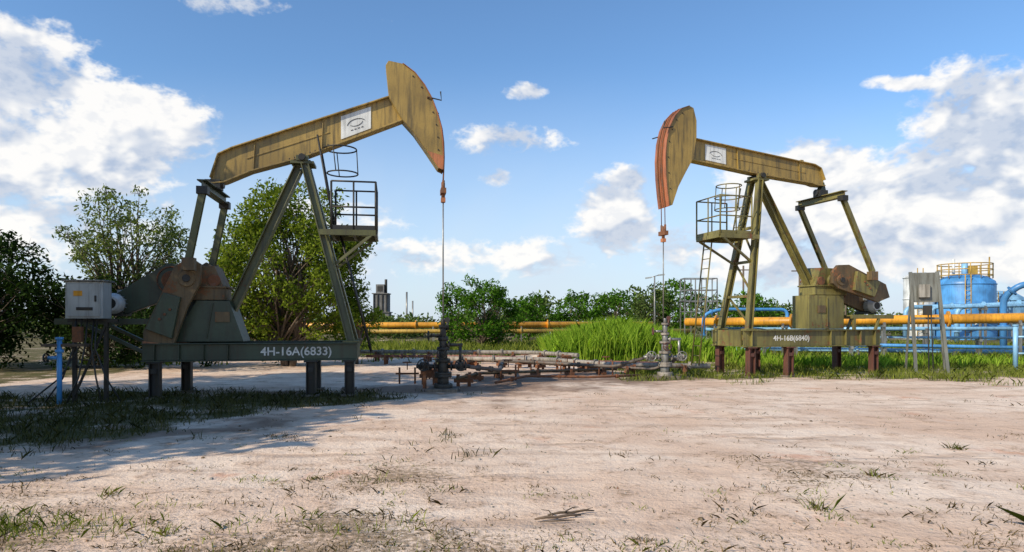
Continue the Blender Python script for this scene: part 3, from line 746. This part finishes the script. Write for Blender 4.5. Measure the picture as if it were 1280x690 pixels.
# ------------------------------------------------------------------ tanks
def tank(x,y,r,h,mat,deck):
    e=empty('storage_tank',(x,y,0)); b=MB()
    n=40; pr=[(r,0),(r,h),(r*.97,h+.12*r),(r*.75,h+.28*r),(r*.4,h+.40*r),(.05,h+.44*r)]
    vs=[];fs=[]
    for (q,z) in pr:
        for k in range(n): t=2*math.pi*k/n; vs.append((q*math.cos(t),q*math.sin(t),z))
    for i in range(len(pr)-1):
        for k in range(n): fs.append((i*n+k,i*n+(k+1)%n,(i+1)*n+(k+1)%n,(i+1)*n+k))
    b.add(vs,fs,mat,True)
    for z in(h*.3,h*.65,h): b.ring((0,0,z),r+.02,.05,mat,'z',40,6)
    for y_ in(-.25,.25): b.cyl((-r*.5+y_,-r*.87-.15,0),(-r*.5+y_,-r*.87-.15,h+.8),.04,M_yel2,6)
    for k in range(int(h/.4)): b.cyl((-r*.5-.25,-r*.87-.15,.3+k*.4),(-r*.5+.25,-r*.87-.15,.3+k*.4),.02,M_yel2,5)
    b.obj('shell',e)
    if deck:
        b=MB(); n=16; z=h+.35*r
        for hh in(.0,.5,1.0):
            b.ring((0,0,z+hh),r*.9,.045,M_yel2,'z',24,5)
        for k in range(n): t=2*math.pi*k/n; b.cyl((r*.9*math.cos(t),r*.9*math.sin(t),z-.3),(r*.9*math.cos(t),r*.9*math.sin(t),z+1.0),.04,M_yel2,5)
        b.cyl((0,0,h+.3*r),(0,0,h+.3*r+1.3),.25,M_bluew,12); b.box((.6,0,z+.5),(.7,.7,.8),M_yel2); b.cyl((-1,0,z-.2),(-1,0,z+1.5),.12,M_white,10)
        b.cyl((r*.95,0,z-.4),(r*.95,0,z+1.7),.06,M_yel2,6)
        b.obj('top_railing',e)
tank(40.7,60,2.35,4.9,M_blue,True)
tank(37.2,61,1.25,5.6,M_white,False)
tank(46.5,64,2.2,3.6,M_bluew,False)
pipe('tank_pipe',[(33,56,.2),(33,56,2.8),(46,56,3.1),(46,56,.2)],.18,M_bluew,(.3,.7))
pipe('tank_pipe',[(34,55,1.6),(48,55,1.7)],.18,M_white,(.3,.7),5)

# ------------------------------------------------------------------ far structures
e=empty('industrial_tower',(-17.6,90,0)); b=MB()
b.box((0,0,1.4),(2.3,2.2,2.8),M_tower)
b.box((0,0,2.85),(2.6,2.5,.12),M_tower)
b.box((.05,0,4.1),(1.9,1.9,2.4),M_tower)
for k in(-.85,-.3,.3,.85):
    b.box((k,-1.02,4.1),(.12,.12,2.4),M_dark)
b.box((0,0,5.35),(2.2,2.2,.12),M_tower)
b.box((-.1,0,6.0),(1.1,1.1,1.2),M_tower); b.cyl((.6,0,5.4),(.6,0,7.3),.18,M_dark,10)
b.box((-.1,-.57,6.0),(.7,.04,.7),M_dark); b.box((.2,-1.12,1.7),(1.2,.04,.9),M_dark)
b.obj('tower_body',e,.01)
b=MB(); b.cyl((-14.2,90,0),(-14.2,90,5.6),.12,M_steel,8); b.cyl((-13.4,90,0),(-13.4,90,4.4),.1,M_steel,8); b.obj('vent_stack')
e=empty('access_gantry',(11.3,40,0)); b=MB()
for x in(-.95,-.3,.35,1.0):
    for y in(0,1): b.beam((x,y,0),(x,y,4.2),.06,.06,M_steel)
for z in(2.2,2.8,3.5,4.2):
    for y in(0,1): b.beam((-.95,y,z),(1.0,y,z),.05,.05,M_steel)
    for x in(-.95,1.0): b.beam((x,.03,z),(x,.97,z),.05,.05,M_steel)
b.box((0,.5,2.85),(2.1,1.0,.05),M_steel)
for x in(-.95,-.3,.35): b.beam((x,-.03,2.2),(x+.65,-.03,3.5),.04,.04,M_steel)
b.obj('gantry_frame',e)
b=MB(); x,y=8.55,40
b.cyl((x,y,0),(x,y,4.3),.06,M_steel,8,.04); b.cyl((x-.25,y,4.25),(x+.3,y,4.4),.025,M_steel,6)
b.beam((x+.2,y,4.38),(x+.6,y,4.42),.16,.08,M_grey); b.beam((x-.2,y,4.25),(x-.55,y,4.2),.16,.08,M_grey)
b.obj('street_lamp')
for (x,y,h) in((25,58,6.4),(30,60,6.0),(21.5,62,6.8)):
    b=MB(); b.cyl((x,y,0),(x,y,h),.09,M_bark,8); b.beam((x-.7,y,h-.4),(x+.7,y,h-.4),.08,.1,M_bark)
    b.obj('utility_pole')
# ------------------------------------------------------------------ instrument panel stand (right)
e=empty('panel_stand',(12.95,20.6,0),math.radians(-18)); b=MB()
b.beam((-.42,0,0),(-.55,.1,3.15),.09,.09,M_gal); b.beam((.45,0,0),(.18,.1,3.15),.09,.09,M_gal)
b.beam((-.55,.7,0),(-.5,.15,2.9),.06,.06,M_gal); b.beam((.55,.7,0),(.2,.15,2.9),.06,.06,M_gal)
b.beam((-.48,.05,1.7),(.3,.05,1.7),.05,.07,M_gal)
b.prism([(-.56,2.2),(.27,2.2),(.2,3.12),(-.58,3.12)],.06,.09,M_gal)
b.box((-.2,-.02,2.55),(.3,.1,.4),M_conc); b.box((-.12,-.06,1.95),(.22,.16,.3),M_dark)
b.cyl((-.1,-.05,1.8),(-.08,-.05,0),.02,M_black,6); b.cyl((-.02,-.05,1.8),(.05,-.02,0),.02,M_black,6)
b.obj('frame_and_panel',e,.004)
# ------------------------------------------------------------------ control box (left)
e=empty('electrical_control_box',(-8.35,13.2,0),math.radians(8)); b=MB()
b.box((-.02,0,2.02),(.68,.38,.72),M_grey); b.box((-.02,-.2,2.02),(.6,.03,.64),M_grey); b.box((-.02,0,2.40),(.76,.5,.03),M_steel)
b.box((.2,-.225,2.05),(.03,.03,.12),M_dark); b.box((-.12,-.222,2.15),(.16,.01,.1),M_yel); b.box((-.0,-.222,1.85),(.3,.01,.06),M_dark)
b.obj('enclosure',e,.008); b=MB()
for x in(-.3,.28): b.beam((x,.05,0),(x,.05,1.66),.07,.07,M_dark)
b.beam((-.42,.05,1.62),(.5,.05,1.62),.08,.07,M_dark); b.beam((-.3,.09,.7),(.28,.09,.7),.05,.05,M_dark); b.beam((-.3,-.0,.1),(.28,-.0,1.5),.04,.04,M_dark)
b.box((-.38,-.12,1.14),(.75,.3,.05),M_wood); b.box((-.15,-.15,1.35),(.16,.12,.3),M_rust)
for k,(dx,sw) in enumerate(((-.2,-.5),(-.1,-.9),(0,-.3),(.12,.2),(.18,.5))):
    b.tube([(dx,-.1,1.66),(dx-.03,-.14,1.1),(dx+sw*.4,-.2,.5),(dx+sw,-.25,.03)],.016,M_black,6)
b.obj('stand_and_cables',e)
b=MB(); x,y=-8.75,12.9
b.cyl((x,y,0),(x,y,1.25),.045,M_blue,12); b.cyl((x,y,1.0),(x+.0,y,1.06),.075,M_blue,12); b.cyl((x,y,1.25),(x,y,1.3),.07,M_blue,12)
b.cyl((x,y,.9),(x-.22,y,.9),.035,M_blue,10); wheel(b,(x-.26,y,.9),.08,'x',M_dark)
b.obj('blue_standpipe')

# ------------------------------------------------------------------ world
w=bpy.data.worlds.new('World'); scene.world=w; w.use_nodes=True; nt=w.node_tree
for n in list(nt.nodes): nt.nodes.remove(n)
out=nn(nt,'ShaderNodeOutputWorld'); bg=nn(nt,'ShaderNodeBackground'); nt.links.new(bg.outputs[0],out.inputs[0])
sunel=math.radians(34); az=math.atan2(-.78,-.62)   # compass angle from +Y, clockwise
sky=nn(nt,'ShaderNodeTexSky',sky_type='NISHITA'); sky.sun_disc=False; sky.sun_elevation=sunel; sky.sun_rotation=az%(2*math.pi)
sky.air_density=1.0; sky.dust_density=.6; sky.ozone_density=2.2
D=nn(nt,'ShaderNodeTexCoord').outputs['Generated']
sp=nn(nt,'ShaderNodeSeparateXYZ'); nt.links.new(D,sp.inputs[0])
yy=mth(nt,'MAXIMUM',mth(nt,'ABSOLUTE',sp.outputs[1]),.08)
cb=nn(nt,'ShaderNodeCombineXYZ'); nt.links.new(mth(nt,'DIVIDE',sp.outputs[0],yy),cb.inputs[0]); v=mth(nt,'DIVIDE',sp.outputs[2],yy); nt.links.new(v,cb.inputs[1])
# cloud banks: x = tan(azimuth), y = tan(elevation), radii, weight
blobs=[(-.74,.37,.13,.09,1.15),(-.61,.27,.15,.085,1.2),(-.76,.27,.17,.10,1.15),(-.66,.15,.24,.06,.88),(-.40,.475,.08,.018,.75),(-.19,.46,.03,.03,.55),
 (-.01,.27,.085,.024,.72),(.02,.345,.03,.013,.8),(-.02,.215,.030,.018,.85),(.15,.15,.060,.06,1.0),(.17,.21,.035,.025,.8),
 (.575,.357,.070,.012,.85),(.36,.235,.10,.018,.72),(.47,.215,.12,.06,1.2),(.64,.17,.27,.09,1.25),(.80,.25,.19,.12,1.2),(.36,.10,.17,.055,.92),(.60,.09,.32,.045,1.0),(-.28,.16,.2,.03,.7),(.0,.10,.24,.03,.66)]
M=None
for (uc,vc,ru,rv,a) in blobs:
    s1=nn(nt,'ShaderNodeVectorMath',operation='SUBTRACT'); nt.links.new(cb.outputs[0],s1.inputs[0]); s1.inputs[1].default_value=(uc,vc,0)
    s2=nn(nt,'ShaderNodeVectorMath',operation='MULTIPLY'); nt.links.new(s1.outputs[0],s2.inputs[0]); s2.inputs[1].default_value=(1/ru,1/rv,0)
    s3=nn(nt,'ShaderNodeVectorMath',operation='DOT_PRODUCT'); nt.links.new(s2.outputs[0],s3.inputs[0]); nt.links.new(s2.outputs[0],s3.inputs[1])
    q=mth(nt,'MULTIPLY_ADD',s3.outputs['Value'],-.40*a,a)
    M=q if M is None else mth(nt,'MAXIMUM',M,q)
M=mth(nt,'MAXIMUM',M,-.2)
mp=nn(nt,'ShaderNodeMapping'); mp.inputs['Scale'].default_value=(1,1,1.5); nt.links.new(D,mp.inputs[0])
off=nn(nt,'ShaderNodeVectorMath',operation='ADD'); nt.links.new(mp.outputs[0],off.inputs[0]); off.inputs[1].default_value=(-.018,0,.040)
nA=noi(nt,mp.outputs[0],6.5,8,.60,.3); nB=noi(nt,off.outputs[0],6.5,4,.55,.3)
nL=noi(nt,mp.outputs[0],6.5,4,.55,.3)
bil=mth(nt,'MULTIPLY',mth(nt,'ABSOLUTE',mth(nt,'SUBTRACT',noi(nt,mp.outputs[0],21,4,.6),.5)),-2.4)
d1=mth(nt,'ADD',mth(nt,'ADD',mth(nt,'MULTIPLY',mth(nt,'SUBTRACT',nA,.5),3.6),bil),mth(nt,'MULTIPLY_ADD',M,1.75,-.82))
alpha=ramp(nt,d1,-.10,.55)
lit=ramp(nt,mth(nt,'SUBTRACT',nL,nB),-.075,.055)
lit=mth(nt,'ADD',mth(nt,'MULTIPLY',lit,.78),mth(nt,'MULTIPLY',ramp(nt,bil,-.38,-.02),.28),clamp=True)
cc=mixc(nt,lit,(4.7,5.6,7.2),(10.3,10.1,9.8))
skyc=mixc(nt,1.0,sky.outputs[0],(1.26,1.60,1.85),'MULTIPLY')
hz=ramp(nt,mth(nt,'MULTIPLY',v,-1.0),-.40,.0)
n5=noi(nt,D,3.0,5,.6,.5)
hz=mth(nt,'MULTIPLY',hz,mth(nt,'MULTIPLY_ADD',n5,1.0,.36),clamp=True)
base=mixc(nt,hz,skyc,(6.9,7.8,9.0))
col=mixc(nt,mth(nt,'MULTIPLY',alpha,.95),base,cc)
nt.links.new(col,bg.inputs[0]); bg.inputs[1].default_value=.1
w.cycles.sampling_method='NONE'
# ------------------------------------------------------------------ sun
sd=V((-.78*math.cos(sunel),-.62*math.cos(sunel),math.sin(sunel)))
l=bpy.data.lights.new('sun','SUN'); l.energy=5.0; l.angle=math.radians(.5); l.color=(1,.87,.69)
lo=bpy.data.objects.new('sun',l); scene.collection.objects.link(lo); lo.rotation_euler=sd.to_track_quat('Z','Y').to_euler(); lo.location=(-20,-15,25)
# ------------------------------------------------------------------ camera
cam=bpy.data.cameras.new('camera'); co=bpy.data.objects.new('camera',cam); scene.collection.objects.link(co)
co.location=(0,0,1.6); co.rotation_euler=(math.pi/2,0,0)
cam.sensor_width=36; cam.lens=36*834/1280; cam.shift_y=57/1280; cam.clip_end=6000; cam.clip_start=.05
scene.camera=co
scene.view_settings.view_transform='Standard'; scene.view_settings.look='None'; scene.view_settings.exposure=0
